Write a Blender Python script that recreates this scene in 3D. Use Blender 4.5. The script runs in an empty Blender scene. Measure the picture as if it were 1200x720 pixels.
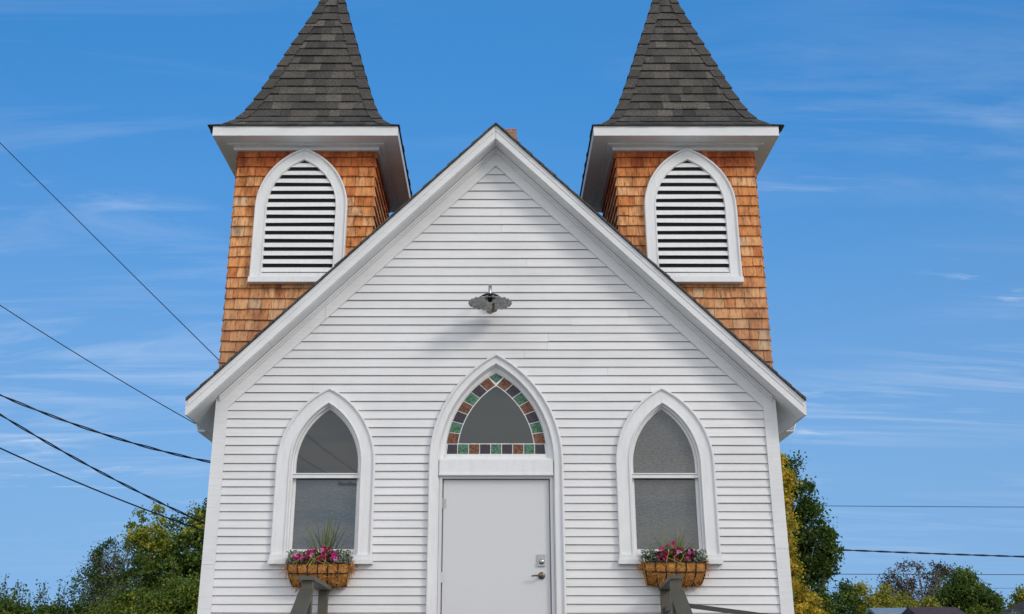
import bpy, bmesh, math, random
import numpy as np
from mathutils import Vector, Matrix
R = math.radians
rng = random.Random(7)
scene = bpy.context.scene
COL = scene.collection
ORG = {}

# ------------------------------------------------------------------ helpers
class MB:
    """collects vertices and faces (world metres) and links them as ONE mesh object"""
    def __init__(s):
        s.v = []; s.f = []; s.m = []; s.a = []; s.sm = []
    def face(s, pts, m=0, a=0.5, smooth=False):
        i = len(s.v); s.v += [tuple(p) for p in pts]
        s.f.append(list(range(i, i + len(pts)))); s.m.append(m); s.a.append(a); s.sm.append(smooth)
    def raw(s, vs, fs, m=0, a=0.5, smooth=False):
        i = len(s.v); s.v += [tuple(p) for p in vs]
        for f in fs:
            s.f.append([i + k for k in f]); s.m.append(m); s.a.append(a); s.sm.append(smooth)
    def box(s, x0, x1, y0, y1, z0, z1, m=0, a=0.5):
        vs = [(x, y, z) for x in (x0, x1) for y in (y0, y1) for z in (z0, z1)]
        s.raw(vs, [(0, 1, 3, 2), (4, 6, 7, 5), (0, 4, 5, 1), (2, 3, 7, 6), (0, 2, 6, 4), (1, 5, 7, 3)], m, a)
    def prism(s, poly, y0, y1, m=0, a=0.5):          # poly of (x, z), extruded in y
        n = len(poly)
        vs = [(x, y0, z) for x, z in poly] + [(x, y1, z) for x, z in poly]
        s.raw(vs, [tuple(range(n)), tuple(range(2 * n - 1, n - 1, -1))] +
              [(i, i + n, (i + 1) % n + n, (i + 1) % n) for i in range(n)], m, a)
    def prism_x(s, poly, x0, x1, m=0, a=0.5):        # poly of (y, z), extruded in x
        n = len(poly)
        vs = [(x0, y, z) for y, z in poly] + [(x1, y, z) for y, z in poly]
        s.raw(vs, [tuple(range(n)), tuple(range(2 * n - 1, n - 1, -1))] +
              [(i, i + n, (i + 1) % n + n, (i + 1) % n) for i in range(n)], m, a)
    def bar(s, p, q, w, h, m=0, a=0.5, up=(0, 0, 1)):  # rectangular bar from p to q
        p, q = Vector(p), Vector(q); d = (q - p).normalized()
        sd = d.cross(Vector(up)).normalized(); u = sd.cross(d)
        vs = []
        for c in (p, q):
            for i, j in ((-1, -1), (1, -1), (1, 1), (-1, 1)):
                vs.append(c + sd * (w / 2 * i) + u * (h / 2 * j))
        s.raw(vs, [(3, 2, 1, 0), (4, 5, 6, 7)] + [(i, (i + 1) % 4, (i + 1) % 4 + 4, i + 4) for i in range(4)], m, a)
    def tube(s, pts, r, n=8, m=0, a=0.5, caps=True):
        pts = [Vector(p) for p in pts]
        if not hasattr(r, '__len__'): r = [r] * len(pts)
        vs = []; prev = None
        for i, p in enumerate(pts):
            d = (pts[min(i + 1, len(pts) - 1)] - pts[max(i - 1, 0)]).normalized()
            if prev is None:
                ref = Vector((0, 0, 1)) if abs(d.z) < .9 else Vector((1, 0, 0))
                e = d.cross(ref).normalized()
            else:
                e = (prev - d * prev.dot(d)).normalized()
            prev = e; g = d.cross(e)
            for k in range(n):
                t = 2 * math.pi * k / n
                vs.append(p + (e * math.cos(t) + g * math.sin(t)) * r[i])
        fs = [(i * n + k, i * n + (k + 1) % n, (i + 1) * n + (k + 1) % n, (i + 1) * n + k)
              for i in range(len(pts) - 1) for k in range(n)]
        s.raw(vs, fs, m, a, True)
        if caps:
            s.face(vs[:n][::-1], m, a); s.face(vs[-n:], m, a)
    def lathe(s, prof, c, n=24, m=0, a=0.5, axis='z'):
        vs = []
        for r, h in prof:
            for k in range(n):
                t = 2 * math.pi * k / n
                if axis == 'z': vs.append((c[0] + r * math.cos(t), c[1] + r * math.sin(t), c[2] + h))
                else: vs.append((c[0] + r * math.cos(t), c[1] + h, c[2] + r * math.sin(t)))
        fs = [(i * n + k, i * n + (k + 1) % n, (i + 1) * n + (k + 1) % n, (i + 1) * n + k)
              for i in range(len(prof) - 1) for k in range(n)]
        s.raw(vs, fs, m, a, True)
    def build(s, name, mats, parent=None, fix=True, loc=None):
        if not isinstance(mats, (list, tuple)): mats = [mats]
        org = ORG[parent.name] if parent else Vector(loc or (0, 0, 0))
        me = bpy.data.meshes.new(name)
        me.from_pydata([(v[0] - org[0], v[1] - org[1], v[2] - org[2]) for v in s.v], [], s.f)
        for mt in mats: me.materials.append(mt)
        at = me.attributes.new('tint', 'FLOAT', 'FACE')
        at.data.foreach_set('value', np.array(s.a, dtype=np.float32))
        me.polygons.foreach_set('material_index', np.array(s.m, dtype=np.int32))
        me.polygons.foreach_set('use_smooth', np.array(s.sm, dtype=bool))
        if fix:
            bm = bmesh.new(); bm.from_mesh(me)
            bmesh.ops.recalc_face_normals(bm, faces=bm.faces)
            bm.to_mesh(me); bm.free()
        o = bpy.data.objects.new(name, me); COL.objects.link(o)
        if parent: o.parent = parent
        else: o.location = org
        ORG[o.name] = org
        return o

def tag(o, label=None, cat=None, group=None, kind=None):
    if label: o['label'] = label
    if cat: o['category'] = cat
    if group: o['group'] = group
    if kind: o['kind'] = kind
    return o

def thing(name, label, cat, loc, group=None):
    o = bpy.data.objects.new(name, None); COL.objects.link(o)
    o.location = loc; o.empty_display_size = .2
    ORG[o.name] = Vector(loc)
    return tag(o, label, cat, group)

# ------------------------------------------------------------------ materials
def mat(name):
    m = bpy.data.materials.new(name); m.use_nodes = True
    nt = m.node_tree
    return m, nt, nt.nodes, nt.links, nt.nodes['Principled BSDF']

def noise(N, L, vec, scale, detail=4, rough=.55, sc=None):
    n = N.new('ShaderNodeTexNoise'); n.inputs['Scale'].default_value = scale
    n.inputs['Detail'].default_value = detail; n.inputs['Roughness'].default_value = rough
    if sc is not None:
        mp = N.new('ShaderNodeMapping'); mp.inputs['Scale'].default_value = sc
        L.new(vec, mp.inputs['Vector']); vec = mp.outputs['Vector']
    L.new(vec, n.inputs['Vector'])
    return n.outputs['Fac']

def ramp(N, L, fac, stops):
    r = N.new('ShaderNodeValToRGB'); e = r.color_ramp.elements
    while len(e) < len(stops): e.new(.5)
    for el, (p, c) in zip(e, stops):
        el.position = p; el.color = (*c, 1)
    if fac is not None: L.new(fac, r.inputs['Fac'])
    return r.outputs['Color']

def mix(N, L, a, b, fac, mode='MIX'):
    m = N.new('ShaderNodeMix'); m.data_type = 'RGBA'; m.blend_type = mode
    for sock, v in ((m.inputs[0], fac), (m.inputs[6], a), (m.inputs[7], b)):
        if hasattr(v, 'is_linked'): L.new(v, sock)
        elif sock == m.inputs[0]: sock.default_value = v
        else: sock.default_value = (*v, 1)
    return m.outputs[2]

def bump(N, L, P, h, strength, dist):
    b = N.new('ShaderNodeBump'); b.inputs['Strength'].default_value = strength
    b.inputs['Distance'].default_value = dist
    L.new(h, b.inputs['Height']); L.new(b.outputs['Normal'], P.inputs['Normal'])

def pos(N): return N.new('ShaderNodeNewGeometry').outputs['Position']
def tint(N):
    a = N.new('ShaderNodeAttribute'); a.attribute_name = 'tint'; return a.outputs['Fac']

def paint(name, col, rough=.45, dirt=.12, grain=(3, 40, 40), bs=.25, mott=.7):
    m, nt, N, L, P = mat(name)
    p = pos(N)
    n1 = noise(N, L, p, 1.3, 5, .6); n2 = noise(N, L, p, 1, 5, .6, grain)
    t = tint(N)
    c1 = ramp(N, L, n1, [(.3, tuple(c * (1 - dirt) for c in col)), (.62, col)])
    c2 = ramp(N, L, n2, [(.30, (.90, .895, .88)), (.55, (1, 1, 1))])
    c3 = ramp(N, L, t, [(0, (.90, .90, .90)), (1, (1.0, 1.0, 1.0))])
    c = mix(N, L, mix(N, L, c1, c2, mott, 'MULTIPLY'), c3, 1.0, 'MULTIPLY')
    # peeling flecks and small knots
    vz = N.new('ShaderNodeTexVoronoi'); vz.inputs['Scale'].default_value = 9
    L.new(p, vz.inputs['Vector'])
    fl = ramp(N, L, vz.outputs['Distance'], [(.028, (1, 1, 1)), (.045, (0, 0, 0))])
    pick = ramp(N, L, noise(N, L, p, 2.1, 2), [(.56, (0, 0, 0)), (.60, (1, 1, 1))])
    spot = mix(N, L, fl, pick, 1.0, 'MULTIPLY')
    c = mix(N, L, c, tuple(x * .55 for x in col), spot)
    L.new(c, P.inputs['Base Color'])
    P.inputs['Roughness'].default_value = rough
    bump(N, L, P, n2, bs, .004)
    return m

M = {}
M['white'] = paint('white_paint', (.82, .81, .805))
M['siding'] = paint('siding_paint', (.815, .80, .795), .5, .10, (1.6, 30, 55), .35)
M['trim'] = paint('trim_paint', (.82, .81, .805), .4, .07, (25, 25, 5), .2)
M['door'] = paint('door_paint', (.67, .665, .67), .38, .015, (6, 6, 6), .05, .12)
M['rail'] = paint('olive_brown_paint', (.105, .095, .068), .55, .3, (20, 6, 20), .3)
M['darkrail'] = paint('dark_brown_paint', (.055, .050, .042), .5, .3, (6, 20, 20), .3)

def simple(name, col, rough=.5, metal=0, var=.15, scale=20, bs=0):
    m, nt, N, L, P = mat(name)
    n = noise(N, L, pos(N), scale, 4)
    L.new(ramp(N, L, n, [(.3, tuple(c * (1 - var) for c in col)), (.7, tuple(min(1, c * (1 + var)) for c in col))]), P.inputs['Base Color'])
    P.inputs['Roughness'].default_value = rough; P.inputs['Metallic'].default_value = metal
    if bs: bump(N, L, P, n, bs, .01)
    return m
M['dark'] = simple('dark_interior', (.012, .012, .013), .8)
M['galv'] = simple('galvanised_steel', (.40, .40, .385), .42, .7, .35, 30)
M['steel'] = simple('brushed_steel', (.42, .41, .39), .3, 1, .1, 60)
M['bronze'] = simple('dull_bronze', (.16, .13, .10), .4, .7, .2, 60)
M['iron'] = simple('black_wire', (.012, .011, .012), .5, .2)
M['cable'] = simple('cable_sheath', (.010, .009, .016), .6)
M['bulb'] = simple('dusty_bulb', (.20, .16, .11), .35, 0, .6, 90)
M['pole'] = simple('pole_wood', (.12, .09, .065), .85, 0, .35, 9, .4)
M['bark'] = simple('bark', (.075, .060, .047), .9, 0, .4, 12, .5)
M['greybark'] = simple('grey_bark', (.27, .24, .22), .9, 0, .35, 12, .4)
M['concrete'] = simple('concrete', (.36, .35, .33), .85, 0, .15, 6, .2)
M['deckwood'] = simple('deck_boards', (.12, .10, .075), .7, 0, .3, 8, .3)
M['roofgrey'] = simple('grey_metal_roof', (.30, .34, .37), .45, .3, .1, 3)
M['maroon'] = simple('maroon_roof', (.075, .042, .043), .8, 0, .25, 5, .3)
M['brownroof'] = simple('brown_roof', (.085, .062, .048), .85, 0, .25, 5, .3)
M['stucco'] = simple('cream_stucco', (.55, .51, .43), .85, 0, .1, 5, .2)

# cedar shingles: per-shingle tint plus vertical grain and weathering
m, nt, N, L, P = mat('cedar_shingles'); p = pos(N); t = tint(N)
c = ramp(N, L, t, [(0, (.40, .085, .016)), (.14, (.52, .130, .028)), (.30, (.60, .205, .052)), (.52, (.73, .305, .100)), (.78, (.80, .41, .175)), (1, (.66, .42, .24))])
g = noise(N, L, p, 1, 7, .72, (38, 38, 5.0))
c = mix(N, L, c, ramp(N, L, g, [(.34, (.30, .22, .17)), (.47, (.90, .87, .84)), (.66, (1.22, 1.24, 1.28))]), .9, 'MULTIPLY')
k = noise(N, L, p, 9, 4, .6, (1, 1, .35))
c = mix(N, L, c, ramp(N, L, k, [(.36, (.52, .42, .36)), (.55, (1, 1, 1))]), .8, 'MULTIPLY')
wz = N.new('ShaderNodeSeparateXYZ'); L.new(p, wz.inputs[0])          # weathered grey where rain splashes off the nave roof
wl = N.new('ShaderNodeMapRange'); wl.inputs[1].default_value = 5.9; wl.inputs[2].default_value = 4.5; L.new(wz.outputs['Z'], wl.inputs[0])
wn = N.new('ShaderNodeMath'); wn.operation = 'MULTIPLY'; L.new(wl.outputs[0], wn.inputs[0]); L.new(noise(N, L, p, 3.2, 5, .65), wn.inputs[1])
c = mix(N, L, c, (.30, .22, .16), wn.outputs[0])
L.new(c, P.inputs['Base Color']); P.inputs['Roughness'].default_value = .78
bump(N, L, P, g, .5, .006); M['cedar'] = m

# asphalt shingles
m, nt, N, L, P = mat('asphalt_shingles'); p = pos(N); t = tint(N)
c = ramp(N, L, t, [(0, (.034, .030, .027)), (.4, (.056, .050, .043)), (.75, (.082, .073, .061)), (1, (.112, .099, .082))])
g = noise(N, L, p, 48, 6, .85)
c = mix(N, L, c, ramp(N, L, g, [(.34, (.25, .25, .25)), (.5, (1, 1, 1)), (.64, (2.3, 2.3, 2.2))]), .85, 'MULTIPLY')
L.new(c, P.inputs['Base Color']); P.inputs['Roughness'].default_value = .9
bump(N, L, P, g, .5, .006); M['asphalt'] = m

# roof sheet of the nave: procedural courses
m, nt, N, L, P = mat('nave_shingles'); tc = N.new('ShaderNodeTexCoord')
mp = N.new('ShaderNodeMapping'); mp.inputs['Rotation'].default_value = (0, 0, R(90)); L.new(tc.outputs['Object'], mp.inputs['Vector'])
b = N.new('ShaderNodeTexBrick'); b.inputs['Scale'].default_value = 3
b.inputs['Color1'].default_value = (.06, .056, .053, 1); b.inputs['Color2'].default_value = (.10, .093, .085, 1); b.inputs['Mortar'].default_value = (.02, .02, .02, 1)
b.inputs['Mortar Size'].default_value = .012
L.new(mp.outputs['Vector'], b.inputs['Vector']); L.new(b.outputs['Color'], P.inputs['Base Color']); P.inputs['Roughness'].default_value = .9
M['nave_roof'] = m

# chimney brick
m, nt, N, L, P = mat('chimney_brick'); p = pos(N)
b = N.new('ShaderNodeTexBrick'); b.inputs['Scale'].default_value = 5
b.inputs['Color1'].default_value = (.42, .20, .11, 1); b.inputs['Color2'].default_value = (.30, .12, .07, 1); b.inputs['Mortar'].default_value = (.38, .34, .29, 1)
mp = N.new('ShaderNodeMapping'); mp.inputs['Rotation'].default_value = (R(90), 0, 0); L.new(p, mp.inputs['Vector'])
L.new(mp.outputs['Vector'], b.inputs['Vector']); L.new(b.outputs['Color'], P.inputs['Base Color']); P.inputs['Roughness'].default_value = .9
M['brick'] = m

# window glass: dark room behind obscured or clear panes, a storm sheet in front mirrors the sky
def pane(name, col, ior, hammered):
    m, nt, N, L, P = mat(name); p = pos(N)
    big = noise(N, L, p, 1.3, 3, .5, (1, 1, 1.6))
    n = noise(N, L, p, 1, 3, .55, (30, 30, 78))
    c = mix(N, L, tuple(c * .8 for c in col), tuple(c * 1.25 for c in col), big)
    if hammered:
        c = mix(N, L, c, ramp(N, L, n, [(.36, (.35, .35, .36)), (.52, (1, 1, 1)), (.64, (1.8, 1.8, 1.75))]), .42, 'MULTIPLY')
        b = N.new('ShaderNodeBump'); b.inputs['Strength'].default_value = .5; b.inputs['Distance'].default_value = .01
        L.new(n, b.inputs['Height']); L.new(b.outputs['Normal'], P.inputs['Normal'])
    L.new(c, P.inputs['Base Color'])
    P.inputs['Roughness'].default_value = .35 if hammered else .02
    P.inputs['IOR'].default_value = 1.5 if hammered else ior
    P.inputs['Coat Weight'].default_value = 1.0 if hammered else 0
    P.inputs['Coat IOR'].default_value = ior; P.inputs['Coat Roughness'].default_value = .02
    return m
M['clear'] = pane('clear_pane', (.010, .016, .019), 1.72, False)
M['fan'] = pane('fanlight_pane', (.014, .024, .027), 1.68, False)
M['hammered'] = pane('hammered_pane', (.046, .058, .062), 1.7, True)
M['hammered_warm'] = pane('warm_hammered_pane', (.090, .091, .086), 1.5, True)
M['hammered_deep'] = pane('deep_hammered_pane', (.068, .072, .071), 1.6, True)

def tile(name, a, b):
    m, nt, N, L, P = mat(name); p = pos(N)
    n = noise(N, L, p, 60, 4, .7)
    L.new(ramp(N, L, n, [(.42, a), (.56, b)]), P.inputs['Base Color'])
    P.inputs['Roughness'].default_value = .3; bump(N, L, P, n, .7, .01)
    return m
M['tile_g'] = tile('green_textured_glass', (.012, .036, .022), (.075, .235, .13))
M['tile_o'] = tile('amber_textured_glass', (.038, .015, .007), (.26, .080, .020))
M['tile_p'] = tile('purple_textured_glass', (.016, .010, .018), (.042, .026, .042))
M['lead'] = simple('white_came', (.78, .78, .78), .5)

def leafmat(name, stops, trans=.3, rough=.55):
    m, nt, N, L, P = mat(name); t = tint(N)
    c = ramp(N, L, t, stops)
    L.new(c, P.inputs['Base Color']); P.inputs['Roughness'].default_value = rough
    P.inputs['Specular IOR Level'].default_value = .25
    tr = N.new('ShaderNodeBsdfTranslucent'); L.new(c, tr.inputs['Color'])
    mx = N.new('ShaderNodeMixShader'); mx.inputs[0].default_value = trans
    out = N['Material Output']
    L.new(P.outputs[0], mx.inputs[1]); L.new(tr.outputs[0], mx.inputs[2]); L.new(mx.outputs[0], out.inputs['Surface'])
    return m
GREEN = [(0, (.030, .058, .012)), (.3, (.088, .150, .026)), (.55, (.185, .255, .040)), (.8, (.40, .40, .052)), (1, (.66, .50, .055))]
M['leaf'] = leafmat('green_leaves', GREEN)
M['autumn'] = leafmat('autumn_leaves', [(0, (.13, .15, .025)), (.3, (.40, .33, .04)), (.6, (.76, .54, .05)), (1, (.86, .64, .09))], .4)
M['olive'] = leafmat('olive_leaves', [(0, (.08, .10, .018)), (.4, (.26, .27, .036)), (.7, (.46, .40, .05)), (1, (.62, .47, .06))])
M['brownleaf'] = leafmat('brown_leaves', [(0, (.06, .05, .03)), (.5, (.12, .092, .045)), (1, (.20, .125, .05))])
M['silver'] = leafmat('silver_leaves', [(0, (.05, .07, .04)), (.4, (.19, .23, .17)), (.8, (.36, .40, .34)), (1, (.52, .56, .50))], .15)
M['spike'] = leafmat('spike_leaves', [(0, (.07, .10, .025)), (.5, (.20, .23, .055)), (1, (.48, .38, .10))], .25)
M['petleaf'] = leafmat('petunia_leaves', [(0, (.03, .05, .012)), (.6, (.10, .13, .03)), (1, (.30, .22, .06))])
M['magenta'] = leafmat('magenta_petals', [(0, (.34, .008, .06)), (.4, (.50, .012, .14)), (.75, (.60, .05, .30)), (1, (.72, .30, .55))], .3)
M['coco'] = None
m, nt, N, L, P = mat('coco_fibre'); p = pos(N)
n = noise(N, L, p, 52, 6, .8)
L.new(ramp(N, L, n, [(.34, (.15, .042, .010)), (.46, (.72, .29, .058)), (.68, (.88, .50, .16))]), P.inputs['Base Color'])
P.inputs['Roughness'].default_value = .95; bump(N, L, P, n, 1, .03); M['coco'] = m
m, nt, N, L, P = mat('grass_ground'); p = pos(N)
n = noise(N, L, p, .5, 6, .7); n2 = noise(N, L, p, 30, 4, .7)
c = ramp(N, L, n, [(.3, (.085, .10, .03)), (.6, (.20, .18, .075))])
L.new(mix(N, L, c, ramp(N, L, n2, [(.3, (.6, .6, .6)), (.7, (1.3, 1.3, 1.3))]), .8, 'MULTIPLY'), P.inputs['Base Color'])
P.inputs['Roughness'].default_value = .95; bump(N, L, P, n2, .6, .05); M['ground'] = m
m, nt, N, L, P = mat('gravel'); p = pos(N)
v = N.new('ShaderNodeTexVoronoi'); v.inputs['Scale'].default_value = 28; L.new(p, v.inputs['Vector'])
L.new(ramp(N, L, v.outputs['Color'], [(.1, (.26, .25, .23)), (.9, (.52, .50, .45))]), P.inputs['Base Color'])
P.inputs['Roughness'].default_value = .95; bump(N, L, P, v.outputs['Distance'], .6, .03); M['gravel'] = m

# ------------------------------------------------------------------ ground
def sheet(name, x0, x1, y0, y1, z, mt):
    b = MB(); b.face([(x0, y0, z), (x1, y0, z), (x1, y1, z), (x0, y1, z)])
    return tag(b.build(name, mt), kind='structure')
sheet('ground', -600, 600, -600, 600, 0, M['ground'])
sheet('gravel_path', -9, 9, -60, -.15, .004, M['gravel'])

# ------------------------------------------------------------------ arches
def arch(cx, half, Rr, zs, zb, off=0, n=15):
    """outline (x, z) of a pointed opening: left foot, up the left arc, apex, down the right, right foot"""
    h, r = half - off, Rr - off
    c = r - h                                # centre of the LEFT arc lies c to the right of the axis
    top = math.sqrt(r * r - c * c); amax = math.atan2(top, c)
    left = [(c - r * math.cos(amax * i / n), zs + r * math.sin(amax * i / n)) for i in range(n + 1)]
    left = [(-h, zb)] + left
    left[-1] = (0, left[-1][1])
    right = [(-x, z) for x, z in left[:-1]][::-1]
    return [(cx + x, z) for x, z in left + right]

def casing(b, cx, half, Rr, zs, zb, prof, m=0):
    """sweep a profile of (offset inwards, y) along the arch; sharp ridges"""
    for (o0, y0), (o1, y1) in zip(prof[:-1], prof[1:]):
        A = arch(cx, half, Rr, zs, zb, o0); B = arch(cx, half, Rr, zs, zb, o1)
        for i in range(len(A) - 1):
            b.face([(A[i][0], y0, A[i][1]), (A[i + 1][0], y0, A[i + 1][1]), (B[i + 1][0], y1, B[i + 1][1]), (B[i][0], y1, B[i][1])], m, .9)

def arch_fill(b, out, y, m=0, a=.5):
    b.face([(x, y, z) for x, z in out], m, a)

def arch_x(half, Rr, zs, zb, z):
    """half width of the opening at height z (None outside)"""
    if z < zb: return None
    if z <= zs: return half
    c = Rr - half; dz = z - zs
    if dz * dz >= Rr * Rr - c * c: return None
    return math.sqrt(Rr * Rr - dz * dz) - c

# ------------------------------------------------------------------ the church
W = 3.03                     # half width of the nave
APEX = 7.50                  # top of the rake fascia on the axis
LEN = 10.0
OV = .265                    # rake overhang
church = thing('church', 'white clapboard church with twin cedar shingled bell towers and steep gable', 'church', (0, 0, 0))

# openings in the front wall: (cx, half, R, spring, bottom)
WIN_L = (-1.805, .525, .9186, 3.595, 2.60)
WIN_R = (1.800, .525, .9186, 3.595, 2.60)
DOOR = (0.004, .715, 1.348, 3.62, 1.32)
OPEN = [WIN_L, WIN_R, DOOR]
FLOOR = 1.33

def courses(z0, z1):
    z = z0; out = []
    while z < z1:
        e = .0855 if z < 3.55 else (.0965 if z < 5.6 else .104)
        e *= rng.uniform(.97, 1.03)
        out.append((z, min(z + e, z1))); z += e
    return out

def lap_board(b, xa0, xb0, xa1, xb1, z0, z1, axis='f', tn=.5):
    """one clapboard: butt at z0, tucked under the next at z1; x range at foot and head"""
    dz = rng.uniform(-.0012, .0012); dy = rng.uniform(-.0012, .0012)
    yb, yt, yin = -.0135 + dy, .002, .045
    z0 += dz
    lo0, lo1 = z0, z1 - .0042
    wl, wr = rng.uniform(-.0018, .0018), rng.uniform(-.0018, .0018)
    f = [(xa0, yb, lo0 + wl), (xb0, yb, lo0 + wr), (xb1, yt, lo1), (xa1, yt, lo1)]
    u = [(xa0, yin, lo0 + wl + .001), (xb0, yin, lo0 + wr + .001), (xb0, yb, lo0 + wr), (xa0, yb, lo0 + wl)]
    e1 = [(xa0, yin, lo0 + .001), (xa0, yb, lo0), (xa1, yt, lo1)]
    e2 = [(xb0, yb, lo0), (xb0, yin, lo0 + .001), (xb1, yt, lo1)]
    for q in (f, u, e1, e2):
        if axis == 'f': b.face(q, 0, tn)
        elif axis == 'l': b.face([(-W + y, x, z) for x, y, z in q], 0, tn)
        else: b.face([(W - y, x, z) for x, y, z in q], 0, tn)

sid = MB()
for z0, z1 in courses(.55, 7.2):
    def lim(z): return min(W - .055, 7.24 - z)
    lo, hi = lim(z0), lim(z1)
    if lo <= .02: continue
    hi = max(hi, .005)
    cuts = []
    for (cx, half, Rr, zs, zb) in OPEN:
        h0 = arch_x(half - .05, Rr - .05, zs, zb + .02, z0 + .0); h1 = arch_x(half - .05, Rr - .05, zs, zb + .02, z1)
        if h0 is None and h1 is None: continue
        if h0 is None: h0 = h1                       # sill course: hidden behind the sill
        if h1 is None: h1 = 0.0
        cuts.append((cx - h0, cx + h0, cx - h1, cx + h1))
    cuts.sort()
    segs = []; a0, a1 = -lo, -hi
    for c in cuts:
        segs.append((a0, c[0], a1, c[2])); a0, a1 = c[1], c[3]
    segs.append((a0, lo, a1, hi))
    for s0, e0, s1, e1 in segs:
        ln = e0 - s0
        joints = []
        x = s0 + rng.uniform(.8, 5.0)
        while x < e0 - .5:
            if s1 < x < e1: joints.append(x)
            x += rng.uniform(2.4, 4.8)
        p0, p1 = s0, s1
        for j in joints:
            lap_board(sid, p0, j - .0007, p1, j - .0007, z0, z1, 'f', rng.uniform(.35, 1))
            p0 = p1 = j + .0007
        lap_board(sid, p0, e0, p1, e1, z0, z1, 'f', rng.uniform(.35, 1))
sid.build('siding', M['siding'], church, fix=False)
side = MB()
for ax in 'lr':
    for z0, z1 in courses(.55, 4.30):
        lap_board(side, .06, LEN - .06, .06, LEN - .06, z0, z1, ax, rng.uniform(.35, 1))
side.prism([(-W + .03, .55), (W - .03, .55), (W - .03, 4.2), (0, 7.2), (-W + .03, 4.2)], LEN - .05, LEN)
# sheathing a hand behind the boards, so the gaps between them are dark and the wall is solid
side.build('side_siding', M['siding'], church, fix=False)
fd = MB(); fd.box(-W + .06, W - .06, .05, LEN - .06, 0, .60)
fd.build('foundation', M['concrete'], church)

# corner boards
for s in (-1, 1):
    c = MB()
    xa, xb = sorted((s * 2.897, s * (W + .002)))
    jb = 2.55 if s < 0 else 2.71
    c.box(xa, xb, -.030, .0, .55, jb, 0, .7); c.box(xa, xb, -.029, .0, jb + .002, 4.35, 0, .9)
    xa, xb = sorted((s * (W - .028), s * (W + .0)))
    c.box(xa, xb, .002, .11, .55, 4.3, 0, .8)
    c.build('corner_board', M['white'], church)

# gable frieze, bed moulding, rake fascia, soffit and roof
def slope_board(b, s, zt, zb, x0, x1, y0, y1, tn=.8):
    """board following the 45 degree rake: zt / zb are its top and bottom heights on the axis"""
    P = [(x0, zt - x0), (x1, zt - x1), (x1, zb - x1), (x0, zb - x0)]
    b.prism([(s * x, z) for x, z in P], y0, y1, 0, tn)
for s in (-1, 1):
    fr = MB()
    x_split = 1.9
    slope_board(fr, s, 7.325, 7.105, .0, x_split if s < 0 else 3.0, -.026, .01)
    if s < 0: slope_board(fr, s, 7.325, 7.107, x_split + .003, 3.0, -.027, .01, .95)
    slope_board(fr, s, 7.318, 7.262, .0, 2.99, -.047, -.0268)
    slope_board(fr, s, 7.318, 7.290, .0, 2.99, -.070, -.0475)
    fr.build('frieze_board', M['white'], church)
    fa = MB()
    slope_board(fa, s, APEX, 7.335, .0015, 3.262, -OV, -OV + .022)
    slope_board(fa, s, APEX - .002, 7.432, .0015, 3.264, -OV - .007, -OV - .0002)   # shingle moulding
    fa.build('rake_fascia', M['white'], church)
    so = MB()
    slope_board(so, s, 7.345, 7.325, .0, 2.45, -OV + .0225, LEN)
    slope_board(so, s, 7.345, 7.3265, 2.453, 3.26, -OV + .0225, LEN)
    so.build('soffit', M['white'], church)
    ef = MB()
    xa, xb = sorted((s * 3.262, s * 3.284))
    ef.box(xa, xb, -OV + .0, LEN, 4.07, 4.232)
    # gutter along the eave, set back from the rake
    g = [(3.286, 4.21), (3.286, 4.11), (3.375, 4.11), (3.405, 4.21), (3.395, 4.21), (3.368, 4.12), (3.296, 4.12), (3.296, 4.21)]
    ef.prism([(s * x, z - .045) for x, z in g], .55, LEN, 0, .8)
    ef.build('eave_fascia', M['white'], church)
roof = MB()
for s in (-1, 1):
    # stepped courses give the dark ragged edge above the fascia
    n = 24; L_ = 3.272
    for i in range(n):
        x0, x1 = L_ * i / n, L_ * (i + 1) / n
        jy = rng.uniform(-.006, .006)
        t0, t1 = .022, .036
        P = [(x0, APEX + t0 - x0), (x1 + .012, APEX + t1 - x1 - .012), (x1 + .012, APEX + .004 - x1 - .012), (x0, APEX + .004 - x0)]
        roof.prism([(s * x, z) for x, z in P], -OV - .032 + jy, LEN + .2, 0, rng.random())
    slope_board(roof, s, APEX + .002, 7.346, 0, 3.258, -OV + .023, LEN)
rf = roof.build('roof', M['nave_roof'], church)
cb = MB()
cb.box(.04, .33, 3.7, 4.1, 7.0, 9.25); cb.box(.015, .355, 3.675, 4.125, 9.2505, 9.42)
cb.box(.04, .33, 3.70, 4.1, 9.4205, 9.60)
cb.build('chimney', M['brick'], rf)

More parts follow.
